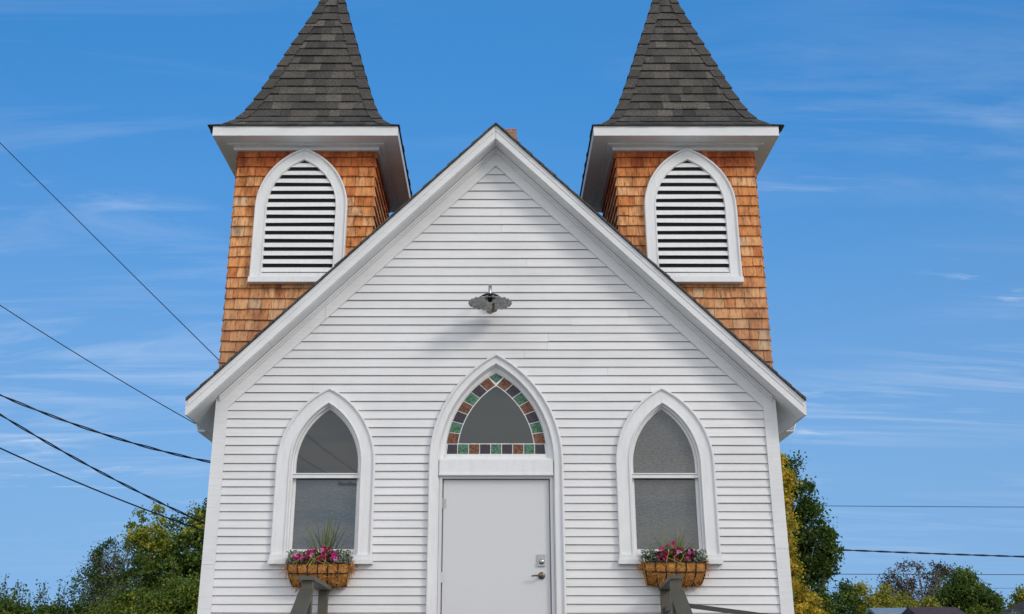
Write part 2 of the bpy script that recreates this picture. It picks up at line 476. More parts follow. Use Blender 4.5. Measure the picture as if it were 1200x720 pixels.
# ---------------- windows
def gothic_window(w, upper, lower, ybot=2.715):
    cx, half, Rr, zs, zb = w
    b = MB()
    prof = [(0, .01), (0, -.048), (.006, -.056), (.018, -.056), (.026, -.048), (.030, -.034), (.134, -.032), (.138, -.046), (.150, -.046),
            (.158, -.030), (.160, .0), (.172, .004), (.174, .05)]
    casing(b, cx, half, Rr, zs, zb + .048, prof)
    b.box(cx - half - .012, cx + half + .012, -.075, .04, zb - .045, zb, 0, .9)           # sill
    b.box(cx - half - .002, cx + half + .002, -.060, .04, zb + .001, zb + .050, 0, .8)
    o = b.build('window', M['trim'], church, fix=False)
    # upper sash
    u = MB()
    casing(u, cx, half, Rr, zs, 3.49, [(.174, .05), (.192, .05), (.196, .062)])
    ins = half - .174
    u.box(cx - ins - .012, cx + ins + .012, .022, .062, 3.452, 3.502, 0, 1)                    # meeting rail
    u.box(cx - ins - .012, cx + ins + .012, .010, .0215, 3.492, 3.502, 0, 1)
    u.build('upper_sash', M['trim'], o, fix=False)
    l = MB()
    for s in (-1, 1):
        xa, xb = sorted((cx + s * ins, cx + s * (ins - .026)))
        l.box(xa, xb, .068, .10, zb + .05, 3.4515, 0, .9)
    l.box(cx - ins + .026, cx + ins - .026, .066, .10, zb + .05, ybot, 0, .9)
    for s in (-1, 1):                                                                     # jamb down to the sill
        xa, xb = sorted((cx + s * ins, cx + s * (ins + .02)))
        l.box(xa, xb, .04, .10, zb + .05, 3.4515, 0, .9)
    l.build('lower_sash', M['trim'], o)
    out = arch(cx, half, Rr, zs, 3.48, .193)
    p = MB(); arch_fill(p, out, .064); p.build('pane', upper, o, fix=False)
    q = MB(); q.face([(cx - ins, .092, zb + .06), (cx + ins, .092, zb + .06), (cx + ins, .092, 3.47), (cx - ins, .092, 3.47)])
    q.build('pane', lower, o, fix=False)
gothic_window(WIN_L, M['clear'], M['hammered'])
gothic_window(WIN_R, M['hammered_warm'], M['hammered_deep'])

# ---------------- door with its pointed fanlight
cx, half, Rr, zs, zb = DOOR
d = MB()
prof = [(0, .01), (0, -.046), (.006, -.058), (.016, -.060), (.026, -.054), (.032, -.040), (.036, -.032), (.096, -.030), (.098, -.016), (.112, .012), (.114, .045)]
casing(d, cx, half, Rr, zs, zb, prof)
d.box(cx - .6035, cx + .6035, -.022, .05, 3.492, 3.640, 0, .9)                               # transom bar
d.box(cx - .606, cx + .606, -.032, .05, 3.472, 3.4915, 0, .9)
d.box(cx - .6032, cx + .6032, -.0, .05, 3.6405, 3.660, 0, .9)
df = d.build('door_frame', M['trim'], church, fix=False)
f = MB()                                                                                   # steel frame
for s in (-1, 1):
    xa, xb = sorted((cx + s * .601, cx + s * .571)); f.box(xa, xb, .006, .14, FLOOR, 3.4715, 0, .9)
    xa, xb = sorted((cx + s * .571, cx + s * .5645)); f.box(xa, xb, .07, .14, FLOOR, 3.4435, 0, .9)
f.box(cx - .571, cx + .571, .008, .14, 3.444, 3.4715, 0, .9)
f.build('steel_jamb', M['door'], df)
pl = MB(); pl.box(cx - .559, cx + .560, .048, .095, FLOOR + .01, 3.437, 0, .9)
dr = pl.build('door', M['door'], church)
bv = dr.modifiers.new('b', 'BEVEL'); bv.width = .003; bv.segments = 2
for hz in (1.65, 2.43, 3.185):
    h = MB(); h.tube([(cx - .566, .040, hz - .055), (cx - .566, .040, hz + .055)], .009, 10)
    h.box(cx - .558, cx - .528, .0465, .0475, hz - .05, hz + .05)
    h.build('hinge', M['steel'] if hz == 3.185 else M['door'], dr)
dz = 2.600
k = MB(); k.box(.4335, .5105, .030, .0478, dz - .060, dz + .060)
k.lathe([(.0, -.030), (.020, -.030), (.027, -.020), (.029, .0)], (.474, .032, dz - .016), 18, axis='y')
k.box(.4715, .4765, -.006, .002, dz - .026, dz - .008)
k.build('deadbolt', M['steel'], dr)
k = MB(); hz = 2.445
k.lathe([(.0, -.012), (.034, -.012), (.037, -.004), (.037, .004)], (.474, .044, hz), 20, axis='y')
k.tube([(.474, .034, hz), (.474, -.012, hz), (.466, -.020, hz), (.44, -.022, hz - .001), (.366, -.020, hz - .006)], [.011, .011, .011, .0095, .008], 10)
k.build('handle', M['bronze'], dr)
kp = MB(); kp.box(cx - .5595, cx + .5605, .02, .0475, FLOOR + .012, FLOOR + .20); kp.build('kick_plate', M['steel'], dr)

# fanlight: white panel, ring of coloured tiles, clear centre
FH, FR, FZ = .537, 1.024, 3.712
fl = MB()
yb = .050
A = arch(cx, half, Rr, zs, 3.655, .113, 20); B = arch(cx, FH + .010, FR + .010, FZ, 3.655, 0, 20)
for i in range(len(A) - 1):
    fl.face([(A[i][0], yb - .01, A[i][1]), (A[i + 1][0], yb - .01, A[i + 1][1]), (B[i + 1][0], yb, B[i + 1][1]), (B[i][0], yb, B[i][1])], 0, .95)
fl.box(cx - FH - .01, cx + FH + .01, yb - .012, yb + .02, 3.655, FZ - .004, 0, .95)
fo = fl.build('fanlight', M['trim'], church, fix=False)
yt = .056
r1, r0 = FR, FR - .118
c = FR - FH
zrow = FZ + .112
tiles = MB()
col = {'g': 0, 'o': 1, 'p': 2}
gp = .0085
# bottom row of nine
xs = [cx - FH + .004 + (2 * FH - .008) * i / 9 for i in range(10)]
for i, ch in enumerate('pgopgpogp'):
    xa, xb = xs[i] + gp / 2, xs[i + 1] - gp / 2
    xa2, xb2 = xa, xb
    if i == 0: xa2 = xa + .010
    if i == 8: xb2 = xb - .010
    tiles.face([(xa, yt, FZ + gp / 2), (xb, yt, FZ + gp / 2), (xb2, yt, zrow - gp / 2), (xa2, yt, zrow - gp / 2)], col[ch])
# arcs: seven tiles a side, one shared lozenge at the point
a_in = math.asin((zrow - FZ) / r0); a_out = math.asin((zrow - FZ) / r1)
at_in = math.acos(c / r0); at_out = math.acos(c / r1)
def pt(r, a, s): return (cx + s * (c - r * math.cos(a)), FZ + r * math.sin(a))
n = 7; ap = .093
for s in (-1, 1):
    sg = 1 if s == -1 else -1
    for i, ch in enumerate('ogpogpo'):
        def ang(t, lo, hi, r): return lo + (hi - lo) * t
        e_in, e_out = at_in - .006, at_out - ap
        t0, t1 = i / n, (i + 1) / n
        ga = gp / 2
        i0, i1 = ang(t0, a_in, e_in, r0) + ga / r0, ang(t1, a_in, e_in, r0) - ga / r0
        o0, o1 = ang(t0, a_out, e_out, r1) + ga / r1, ang(t1, a_out, e_out, r1) - ga / r1
        q = [pt(r0 + gp / 2, i0, sg), pt(r1, o0, sg), pt(r1, (o0 + o1) / 2, sg), pt(r1, o1, sg), pt(r0 + gp / 2, i1, sg), pt(r0 + gp / 2, (i0 + i1) / 2, sg)]
        tiles.face([(x, yt, z) for x, z in q], col[ch])
aL, aR = pt(r1, at_out - ap + .006, 1), pt(r1, at_out - ap + .006, -1)
topz = FZ + math.sqrt(r1 * r1 - c * c); botz = FZ + math.sqrt(r0 * r0 - c * c)
tiles.face([(aL[0], yt, aL[1]), (cx, yt, botz + .022), (aR[0], yt, aR[1]), (cx, yt, topz - .003)], 0)
tiles.build('coloured_tiles', [M['tile_g'], M['tile_o'], M['tile_p']], fo, fix=False)
cm = MB()
out = arch(cx, FH + .012, FR + .012, FZ, 3.70, 0, 20); arch_fill(cm, out, yt + .003)
cm.build('white_came', M['lead'], fo, fix=False)
ce = MB()
out = [pt(r0 - .007, a_in + .010 + (at_in - a_in - .010) * i / 16, 1) for i in range(17)]
out[-1] = (cx, botz - .011)
out = out + [(2 * cx - x, z) for x, z in out[:-1][::-1]]
arch_fill(ce, out, yt - .001); ce.build('pane', M['fan'], fo, fix=False)

# ---------------- bell towers
TX = 2.225; TH = .805; TD = .805; TZ1 = 7.34; TZ0 = 4.10

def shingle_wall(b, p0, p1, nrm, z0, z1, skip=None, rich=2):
    """rows of split shingles from p0 to p1 (xy), wedge shaped, each with its own tint"""
    p0, p1 = Vector((*p0, 0)), Vector((*p1, 0)); ln = (p1 - p0).length; d = (p1 - p0) / ln; nv = Vector((*nrm, 0))
    z = z1; row = 0
    while z > z0 - .13:
        e = .1245 * rng.uniform(.97, 1.03)
        zb, zt = z - e, z + .012
        x = 0; first = True
        while x < ln - .004:
            w = rng.uniform(.085, .205)
            if first: w *= rng.uniform(.5, 1); first = False
            if ln - (x + w) < .06: w = ln - x
            xa, xb = x + .0024, x + w - .0024
            thick = .024 + rng.uniform(-.003, .004); jz = rng.uniform(-.004, .004)
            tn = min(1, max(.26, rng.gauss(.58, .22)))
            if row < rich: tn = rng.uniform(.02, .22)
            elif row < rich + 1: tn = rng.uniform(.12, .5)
            A = p0 + d * xa; Bq = p0 + d * xb
            fb = nv * thick; ft = nv * .002; back = nv * -.008
            q = [A + fb + Vector((0, 0, zb + jz)), Bq + fb + Vector((0, 0, zb + jz)), Bq + ft + Vector((0, 0, zt)), A + ft + Vector((0, 0, zt)),
                 A + back + Vector((0, 0, zb + jz)), Bq + back + Vector((0, 0, zb + jz))]
            if skip is None or not skip((q[0] + q[2]) / 2):
                b.raw(q, [(0, 1, 2, 3), (4, 5, 1, 0), (4, 0, 3), (5, 2, 1)], 0, tn)
            x += w
        z -= e; row += 1

SPIRE = [(1.095, 7.478), (1.06, 7.500), (.930, 7.590), (.822, 7.735), (.732, 7.94), (.630, 8.25), (.518, 8.605), (.402, 8.985), (.280, 9.37), (.165, 9.75), (.01, 10.28)]
def spire_r(z):
    for (r0, z0), (r1, z1) in zip(SPIRE[:-1], SPIRE[1:]):
        if z <= z1: return r0 + (r1 - r0) * (z - z0) / (z1 - z0)
    return SPIRE[-1][0]

def LOWCUT(q):
    if q.z < 7.455 - abs(q.x): return True                    # below the nave roof
    return False
def tower(s):
    cx, cy = s * TX, TD
    b = MB()
    x0, x1 = cx - TH, cx + TH
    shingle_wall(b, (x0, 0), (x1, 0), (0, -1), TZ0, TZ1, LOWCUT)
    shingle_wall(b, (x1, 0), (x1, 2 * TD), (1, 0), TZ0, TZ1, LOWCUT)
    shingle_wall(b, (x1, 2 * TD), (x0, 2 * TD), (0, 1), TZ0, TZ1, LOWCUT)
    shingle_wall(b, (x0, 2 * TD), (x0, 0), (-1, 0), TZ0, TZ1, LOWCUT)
    b.prism([(x0 + .004, 7.22 - abs(x0)), (x0 + .004, TZ1 + .1), (x1 - .004, TZ1 + .1), (x1 - .004, 7.22 - abs(x1))], .004, 2 * TD - .004, 0, .1)
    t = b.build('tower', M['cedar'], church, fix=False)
    # eaves: cove, soffit, fascia
    e = MB(); z = 7.354; o = .268
    ol, or_ = (.224, .268) if s < 0 else (.268, .224)
    e.box(x0 - ol, x1 + or_, -o, 2 * TD + o, z, z + .028, 0, .9)
    e.box(x0 - .115, x1 + .115, -.115, 2 * TD + .115, z - .022, z - .0002, 0, .8)
    e.box(x0 - .05, x1 + .05, -.05, 2 * TD + .05, z - .062, z - .0222, 0, .8)
    h = .125
    e.box(x0 - ol - .02, x1 + or_ + .02, -o - .02, -o, z + .001, z + h, 0, 1)
    e.box(x0 - ol - .02, x1 + or_ + .02, 2 * TD + o, 2 * TD + o + .02, z + .001, z + h, 0, 1)
    e.box(x0 - ol - .0195, x0 - ol, -o + .0003, 2 * TD + o - .0003, z + .0015, z + h, 0, 1)
    e.box(x1 + or_, x1 + or_ + .0195, -o + .0003, 2 * TD + o - .0003, z + .0015, z + h, 0, 1)
    e.build('eave', M['white'], t)
    # spire: courses of laminated shingles with hip caps
    sp = MB()
    zs = [7.480]
    while zs[-1] < 10.2:
        r = spire_r(zs[-1]); r2 = spire_r(zs[-1] + .05)
        sl = math.hypot(r - r2, .05) / .05
        zs.append(zs[-1] + .140 / sl)
    zs.append(10.27)
    D = [((1, 0), (0, -1)), ((0, 1), (1, 0)), ((-1, 0), (0, 1)), ((0, -1), (-1, 0))]
    for k_ in range(len(zs) - 1):
        za, zb_ = zs[k_], zs[k_ + 1]
        ra, rb = spire_r(za) + .019, spire_r(zb_) + .002
        for (ux, uy), (nx, ny) in D:
            # course as tabs between -ra and ra; foot lifted, side edges follow the hips
            u = -ra; step = rng.uniform(.04, .2)
            while u < ra - 1e-4:
                v = min(ra, u + step)
                if ra - v < .04: v = ra
                lift = .0 if rng.random() < .5 else .007
                f0, f1 = u / ra, v / ra
                tn = min(1, max(0, rng.gauss(.5, .24)))
                R0 = ra + lift
                A = [(cx + ux * ra * f0 + nx * R0, cy + uy * ra * f0 + ny * R0, za - .004), (cx + ux * ra * f1 + nx * R0, cy + uy * ra * f1 + ny * R0, za - .004),
                     (cx + ux * rb * min(1, max(-1, v / rb if rb > 0 else 0)) + nx * rb, cy + uy * rb * min(1, max(-1, v / rb if rb > 0 else 0)) + ny * rb, zb_ + .004),
                     (cx + ux * rb * min(1, max(-1, u / rb if rb > 0 else 0)) + nx * rb, cy + uy * rb * min(1, max(-1, u / rb if rb > 0 else 0)) + ny * rb, zb_ + .004)]
                ri = ra - .03
                U = [(cx + ux * ra * f0 + nx * ri, cy + uy * ra * f0 + ny * ri, za - .002), (cx + ux * ra * f1 + nx * ri, cy + uy * ra * f1 + ny * ri, za - .002)]
                sp.face(A, 0, tn); sp.face([U[0], U[1], A[1], A[0]], 0, tn)
                u = v; step = rng.uniform(.095, .20)
    sp.box(x0 - ol - .034, x1 + or_ + .034, -.303, 2 * TD + .303, 7.4795, 7.491, 0, .1)
    if s < 0:                                            # the left spire leans a touch inwards
        for q_ in (sp,): q_.v = [(x + .080 * max(0, z_ - 7.5) / 2.4, y, z_) for x, y, z_ in q_.v]
    spo = sp.build('spire', M['asphalt'], t, fix=False)
    hc = MB()
    z = 7.486; zz = []
    while z < 10.25:
        zz.append(z); r = spire_r(z); r2 = spire_r(z + .05)
        z += .212 / (math.sqrt(2 * (r - r2) ** 2 + .05 ** 2) / .05)
    zz.append(10.28)
    for sx, sy in ((-1, -1), (1, -1), (1, 1), (-1, 1)):
        for i in range(len(zz) - 1):
            za, zb_ = zz[i], zz[i + 1] + .02
            ra, rb = spire_r(za) + .030, spire_r(min(zb_, 10.27)) + .012
            w = min(.135, ra * .55); w2 = min(.13, rb * .6)
            tn = rng.uniform(.3, .6)
            A0 = (cx + sx * ra, cy + sy * ra, za); B0 = (cx + sx * rb, cy + sy * rb, zb_)
            for (wx, wy) in ((-sx, 0), (0, -sy)):
                A1 = (A0[0] + wx * w, A0[1] + wy * w, za); B1 = (B0[0] + wx * w2, B0[1] + wy * w2, zb_)
                hc.face([A0, A1, B1, B0], 0, tn)
                hc.face([(A0[0] - sx * .016, A0[1] - sy * .016, za), (A1[0] - sx * (.016 if wx == 0 else 0), A1[1] - sy * (.016 if wy == 0 else 0), za), A1, A0], 0, 0)
                hc.face([A1, (A1[0] - sx * (.02 if wx == 0 else 0), A1[1] - sy * (.02 if wy == 0 else 0), za), (B1[0] - sx * (.02 if wx == 0 else 0), B1[1] - sy * (.02 if wy == 0 else 0), zb_), B1], 0, 0)
    if s < 0: hc.v = [(x + .080 * max(0, z_ - 7.5) / 2.4, y, z_) for x, y, z_ in hc.v]
    hc.build('hip_caps', M['asphalt'], t, fix=False)
    # louvred opening
    lx = s * 2.240; half, Rr, zs_, zb_ = .530, .796, 6.553, 5.69
    w = MB()
    prof = [(0, .0), (0, -.080), (.006, -.086), (.016, -.086), (.024, -.078), (.028, -.066), (.115, -.064), (.120, -.072), (.130, -.072), (.134, -.060), (.135, .06)]
    casing(w, lx, half, Rr, zs_, zb_ + .0, prof)
    w.box(lx - half - .008, lx + half + .008, -.100, .03, zb_ - .062, zb_, 0, .9)
    w.box(lx - half + .1, lx + half - .1, -.070, .03, zb_ + .0005, zb_ + .055, 0, .9)
    wo = w.build('louvre_frame', M['trim'], t, fix=False)
    bk = MB(); arch_fill(bk, arch(lx, half, Rr, zs_, zb_, .12), -.0355); 
    bk.build('louvre_backing', M['dark'], t, fix=False)
    zz_ = zb_ + .068; top = zs_ + math.sqrt((Rr - .135) ** 2 - (Rr - half) ** 2)
    sl = MB()
    while zz_ < top - .045:
        # a blade sloping out and down: foot proud, head set back
        h0 = arch_x(half - .134, Rr - .134, zs_, zb_, zz_); h1 = arch_x(half - .134, Rr - .134, zs_, zb_, zz_ + .062) or .01
        y0, y1 = -.064, -.0375
        zf, zh = zz_, zz_ + .063
        j = rng.uniform(-.003, .003); tn = rng.uniform(.6, 1)
        sl.raw([(lx - h0, y0, zf + j), (lx + h0, y0, zf - j), (lx + h1, y1, zh), (lx - h1, y1, zh), (lx - h0, y1, zf + .006 + j), (lx + h0, y1, zf + .006 - j)],
               [(0, 1, 2, 3), (4, 5, 1, 0)], 0, tn)
        zz_ += .1005
    slo = sl.build('louvre_blades', M['trim'], t, fix=False)
    return t
tl = tower(-1); tr = tower(1)

# ------------------------------------------------------------------ barn light over the door
LX, LY, LZ = -.062, -.32, 5.305
lamp = thing('wall_lamp', 'fluted grey metal barn light on a gooseneck arm above the arched doorway', 'lamp', (LX, 0, 5.2))
b = MB()
b.lathe([(.0, -.012), (.045, -.012), (.05, 0), (.05, .02)], (LX, -.01, 5.33), 18, axis='y')
pts = [(LX, -.01, 5.33), (LX, -.06, 5.345)]
for i in range(13):
    a = math.pi * i / 12
    pts.append((LX, -.19 + .13 * math.cos(math.pi - a) * -1 * -1, 5.40 + .13 * math.sin(a)))
pts = [(LX, -.01, 5.33), (LX, -.05, 5.335), (LX, -.075, 5.36)] + [(LX, -.20 - .12 * math.cos(math.pi * i / 12) * -1 * -1 if False else -.20 + .12 * math.cos(math.pi * i / 12), 5.41 + .125 * math.sin(math.pi * i / 12)) for i in range(13)] + [(LX, LY, 5.36)]
b.tube(pts, .019, 12); b.build('arm', M['steel'], lamp)
b = MB(); n = 96
rings = [(.045, .055, 0), (.075, .045, 0), (.12, .024, .005), (.18, .006, .008), (.236, -.010, .009)]
vs = []
for r, h, am in rings:
    for k_ in range(n):
        t_ = 2 * math.pi * k_ / n; wv = math.cos(t_ * 22)
        rr = r + (.004 * wv if r > .2 else 0)
        vs.append((LX + rr * math.cos(t_), LY + rr * math.sin(t_), LZ + h + am * wv))
fs = [(i * n + k_, i * n + (k_ + 1) % n, (i + 1) * n + (k_ + 1) % n, (i + 1) * n + k_) for i in range(len(rings) - 1) for k_ in range(n)]
b.raw(vs, fs, 0, .5, True)
so = b.build('shade', M['galv'], lamp, fix=False)
mo = so.modifiers.new('s', 'SOLIDIFY'); mo.thickness = .003
b = MB(); b.lathe([(.0, .10), (.03, .10), (.075, .085), (.105, .066), (.108, .054), (.06, .050), (.0, .05)], (LX, LY, LZ), 28)
b.build('cap', M['iron'], lamp)
b = MB(); b.lathe([(.024, .06), (.026, .03), (.022, .012)], (LX, LY, LZ), 16); b.build('socket', M['iron'], lamp)
b = MB()
bx = LX + .042
b.lathe([(.0, .0), (.012, -.005), (.016, -.025), (.012, -.045), (.014, -.055), (.022, -.068), (.025, -.080), (.018, -.098), (.0, -.104)], (bx - .006, LY + .01, LZ + .0), 14)
b.tube([(bx - .03, LY, LZ - .095), (bx - .01, LY, LZ - .11), (bx + .02, LY, LZ - .10), (bx + .03, LY, LZ - .085)], .008, 6)
b.build('bulb', M['bulb'], lamp)

# ------------------------------------------------------------------ landing, steps, ramp and railings
b = MB()
for i in range(12):
    x0 = -1.85 + i * 3.7 / 12
    b.box(x0, x0 + 3.7 / 12 - .006, -1.45, -.05, FLOOR - .04, FLOOR - .001, 0, rng.random())
b.box(-1.83, 1.83, -1.43, -1.40, .9, FLOOR - .041); 
steps = thing('landing_steps', 'dark wooden landing and steps in front of the door', 'steps', (0, -1, 0))
b.build('landing', M['deckwood'], steps)
for i in range(6):
    z = FLOOR - .19 * (i + 1); y = -1.45 - .29 * i
    s_ = MB(); s_.box(-1.66, 1.66, y - .31, y, z - .04, z); s_.box(-1.64, 1.64, y - .02, y - .001, z, z + .148 if i else z + .148)
    s_.build('step', M['deckwood'], steps)
for x in (-1.8, 1.8):
    for y in (-.2, -1.35):
        b = MB(); b.box(x - .05, x + .05, y - .05, y + .05, 0, FLOOR - .041); b.build('post', M['deckwood'], steps)
b = MB()
b.prism([(1.86, FLOOR - .001), (9.0, .45), (9.0, .40), (1.86, FLOOR - .05)], -1.40, -.10)
for x in (3.6, 5.4, 7.2):
    for y in (-.2, -1.3): b.box(x - .05, x + .05, y - .05, y + .05, 0, FLOOR - (x - 1.86) * .1235 - .05)
tag(b.build('ramp', M['deckwood'], loc=(5, -.7, 0)), 'wooden ramp sloping down to the right from the landing', 'ramp')

def railing(s, lab):
    """level cap from the wall post to the newel, then a handrail down the steps"""
    xr = s * 1.715 if s > 0 else -1.745
    xf = 1.640 if s > 0 else -1.700
    yr, yf = -.12, (-1.32 if s < 0 else -1.24)
    t = thing('stair_railing', lab, 'railing', (xf, -1, FLOOR), 'olive railings of the entrance steps')
    b = MB(); b.box(xr - .045, xr + .045, yr - .045, yr + .045, FLOOR, 2.288); b.build('post', M['rail'], t)
    b = MB(); b.box(xf - .046, xf + .046, yf - .046, yf + .046, FLOOR, 2.300)
    b.build('newel', M['rail'], t)
    b = MB()
    if s < 0:
        b.bar((xf - .005, yf - .085, 2.321), (xr + .005, yr + .05, 2.307), .15, .036)
    else:
        b.bar((xf + .0, yf - .07, 2.340), (xr - .0, yr + .05, 2.307), .115, .036)
    b.build('cap_rail', M['rail'], t)
    if s > 0:
        b = MB(); b.bar((xr, yr - .046, 2.10), (xf, yf + .047, 2.10), .04, .05); b.build('side_rail', M['darkrail'], t)
    # sloping handrail: flat board over a carrier, running down the steps
    p0 = Vector((xf, yf - .047, 2.21)); dv = Vector((.02 * s, -1, -.655))
    p1 = p0 + dv * 1.9
    b = MB(); b.bar(p0 + Vector((0, .012, 0)), p1, .125, .040); b.build('handrail', M['rail'], t)
    b = MB(); b.bar(p0 + Vector((0, 0, -.075)), p1 + Vector((0, 0, -.075)), .04, .088); b.build('carrier', M['rail'], t)
    q = p1 + Vector((-s * .0, .12, 0)); b = MB(); b.box(q.x - .045, q.x + .045, q.y - .045, q.y + .045, .0, q.z - .06); b.build('post', M['rail'], t)
    return t
railing(-1, 'olive brown wooden step railing under the flower basket left of the door')
railing(1, 'olive brown wooden step railing under the flower basket right of the door')
rr = thing('ramp_railing', 'dark wooden ramp handrail sloping down in front of the white siding', 'railing', (4, -1.3, .5))
zr = lambda x: 2.078 - (x - 1.80) * .128
b = MB(); b.bar((1.70, -1.30, zr(1.70)), (8.6, -1.30, zr(8.6)), .09, .036); b.build('top_rail', M['darkrail'], rr)
b = MB(); b.bar((1.70, -1.30, zr(1.70) - .105), (8.6, -1.30, zr(8.6) - .105), .035, .07); b.build('lower_rail', M['darkrail'], rr)
for x in (3.6, 5.4, 7.2, 8.5):
    b = MB(); b.box(x - .04, x + .04, -1.34, -1.262, .1, zr(x) - .02); b.build('post', M['darkrail'], rr)

# ------------------------------------------------------------------ leaves
def leaves_mesh(name, mt, parent, C, size, tints, up=.35, aspect=1.5, seed=1):
    """one leaf-sized folded diamond per centre, random orientation"""
    g = np.random.default_rng(seed); n = len(C); C = np.asarray(C, float) - np.array(ORG[parent.name])
    d = g.normal(size=(n, 3)); d /= np.linalg.norm(d, axis=1)[:, None]
    nr = g.normal(size=(n, 3)); nr[:, 2] = np.abs(nr[:, 2]) + up; nr -= d * (nr * d).sum(1)[:, None]; nr /= np.linalg.norm(nr, axis=1)[:, None]
    sd = np.cross(d, nr)
    L_ = (np.asarray(size) * g.uniform(.7, 1.3, n))[:, None] if not np.isscalar(size) else (size * g.uniform(.65, 1.35, n))[:, None]
    Wd = L_ / aspect
    v = np.stack([C - d * L_ / 2, C + sd * Wd / 2 + nr * Wd * .18 - d * L_ * .05, C + d * L_ / 2, C - sd * Wd / 2 + nr * Wd * .18 - d * L_ * .05], 1).reshape(-1, 3)
    me = bpy.data.meshes.new(name)
    me.vertices.add(4 * n); me.vertices.foreach_set('co', v.ravel().astype(np.float32))
    me.loops.add(4 * n); me.loops.foreach_set('vertex_index', np.arange(4 * n, dtype=np.int32))
    me.polygons.add(n); me.polygons.foreach_set('loop_start', np.arange(0, 4 * n, 4, dtype=np.int32))
    me.update(); me.validate()
    me.materials.append(mt)
    at = me.attributes.new('tint', 'FLOAT', 'FACE'); at.data.foreach_set('value', np.clip(np.asarray(tints), 0, 1).astype(np.float32))
    o = bpy.data.objects.new(name, me); COL.objects.link(o); o.parent = parent; ORG[o.name] = ORG[parent.name]
    return o

def clumps(blobs, nclump, per, rad, g, tintf, shell=.55):
    """leaf centres in clumps spread through a union of ellipsoids (cx,cy,cz,rx,ry,rz)"""
    vol = np.array([b[3] * b[4] * b[5] for b in blobs]) ** .6; vol /= vol.sum()
    C, T, K = [], [], []
    for _ in range(nclump):
        b = blobs[g.choice(len(blobs), p=vol)]
        d = g.normal(size=3); d /= np.linalg.norm(d); r = g.uniform(0, 1) ** (1 / 3 * shell)
        c = np.array(b[:3]) + d * r * np.array(b[3:6])
        rr = rad * g.uniform(.6, 1.4); m_ = int(per * g.uniform(.6, 1.4))
        q = g.normal(size=(m_, 3)) * rr * np.array([.55, .55, .42])
        C.append(c + q); t = tintf(c, g)
        T.append(t + g.normal(size=m_) * .09); K.append(c)
    return np.concatenate(C), np.concatenate(T), K

def tree(name, label, cat, base, blobs, nclump, per, rad, leaf, mt, tintf, seed, height, trunk_r=.12, bark='bark', limbs=16, group=None, shell=.55, up=.35, twigs=0):
    g = np.random.default_rng(seed)
    t = thing(name, label, cat, base, group)
    C, T, K = clumps(blobs, nclump, per, rad, g, tintf, shell)
    b = MB(); B = Vector(base)
    pts = []; lean = g.normal(size=2) * .12
    for i in range(7):
        f_ = i / 6; pts.append(B + Vector((lean[0] * f_ + g.normal() * .03 * i / 3, lean[1] * f_ + g.normal() * .03 * i / 3, height * .86 * f_)))
    b.tube(pts, [trunk_r * (1 - .86 * i / 6) for i in range(7)], 8)
    for i in range(limbs):
        c = Vector(K[int(g.integers(len(K)))]); f_ = min(.95, max(.15, (c.z - B.z) / height * .8 - .05))
        k_ = f_ * 6; i0 = int(k_); s0 = pts[i0].lerp(pts[min(6, i0 + 1)], k_ - i0)
        mid = s0.lerp(c, .5) + Vector((g.normal() * .1, g.normal() * .1, .12)) * (c - s0).length * .5
        r0 = trunk_r * (1 - .8 * f_) * .5
        b.tube([s0, mid, c], [r0, r0 * .55, .008], 5)
        for _ in range(twigs):
            a_ = mid.lerp(c, g.uniform(.1, .9)); e_ = a_ + Vector(g.normal(size=3)) * .26 * (.5 + min(1, abs(g.normal())) * .5) + Vector((0, 0, .06))
            m2 = a_.lerp(e_, .5) + Vector(g.normal(size=3)) * .04
            b.tube([a_, m2, e_], [.014, .009, .004], 4, caps=False)
    b.build('trunk', M[bark], t, fix=False)
    leaves_mesh('crown', mt, t, C, leaf, T, up=up, seed=seed)
    return t

# --- trees behind the church on the left
def t_big(c, g):
    return .30 + .10 * g.normal() + (.42 if (c[2] > 4.9 and g.random() < .42) else 0)
tree('leafy_tree', 'large dense green tree with yellowing top beside the left church wall', 'tree', (-9.0, 22.5, 0),
     [(-9.1, 22.4, 3.2, 2.0, 1.8, 2.3), (-9.5, 22.2, 4.9, 1.15, 1.1, .95), (-8.7, 22.4, 5.5, .95, .9, .95), (-8.8, 22.2, 2.0, 2.4, 1.8, 1.6), (-8.3, 22.3, 6.0, .5, .5, .8)],
     620, 95, .30, .105, M['leaf'], t_big, 11, 6.3, .2)
tree('young_tree', 'slim tree with two pale yellow green tips rising beside the large tree on the left', 'tree', (-10.3, 20.5, 0),
     [(-10.72, 20.5, 5.15, .26, .26, .66), (-10.18, 20.5, 5.2, .26, .26, .72), (-10.3, 20.6, 3.6, .85, .8, 1.3), (-10.0, 20.6, 2.2, 1.0, .9, 1.4)],
     230, 80, .20, .09, M['leaf'], lambda c, g: .40 + .10 * g.normal() + (.28 if c[2] > 4.6 else 0), 12, 5.4, .10)
tree('dying_tree', 'half bare tree with grey twigs at the left edge of the green trees', 'tree', (-11.0, 19.5, 0),
     [(-10.9, 19.5, 4.1, .75, .7, .75), (-11.25, 19.5, 3.6, .7, .7, .7), (-10.7, 19.6, 2.9, .8, .8, 1.0)],
     210, 42, .20, .062, M['leaf'], lambda c, g: .14 + .08 * g.normal(), 13, 4.8, .09, 'greybark', 70, twigs=9, shell=.45)
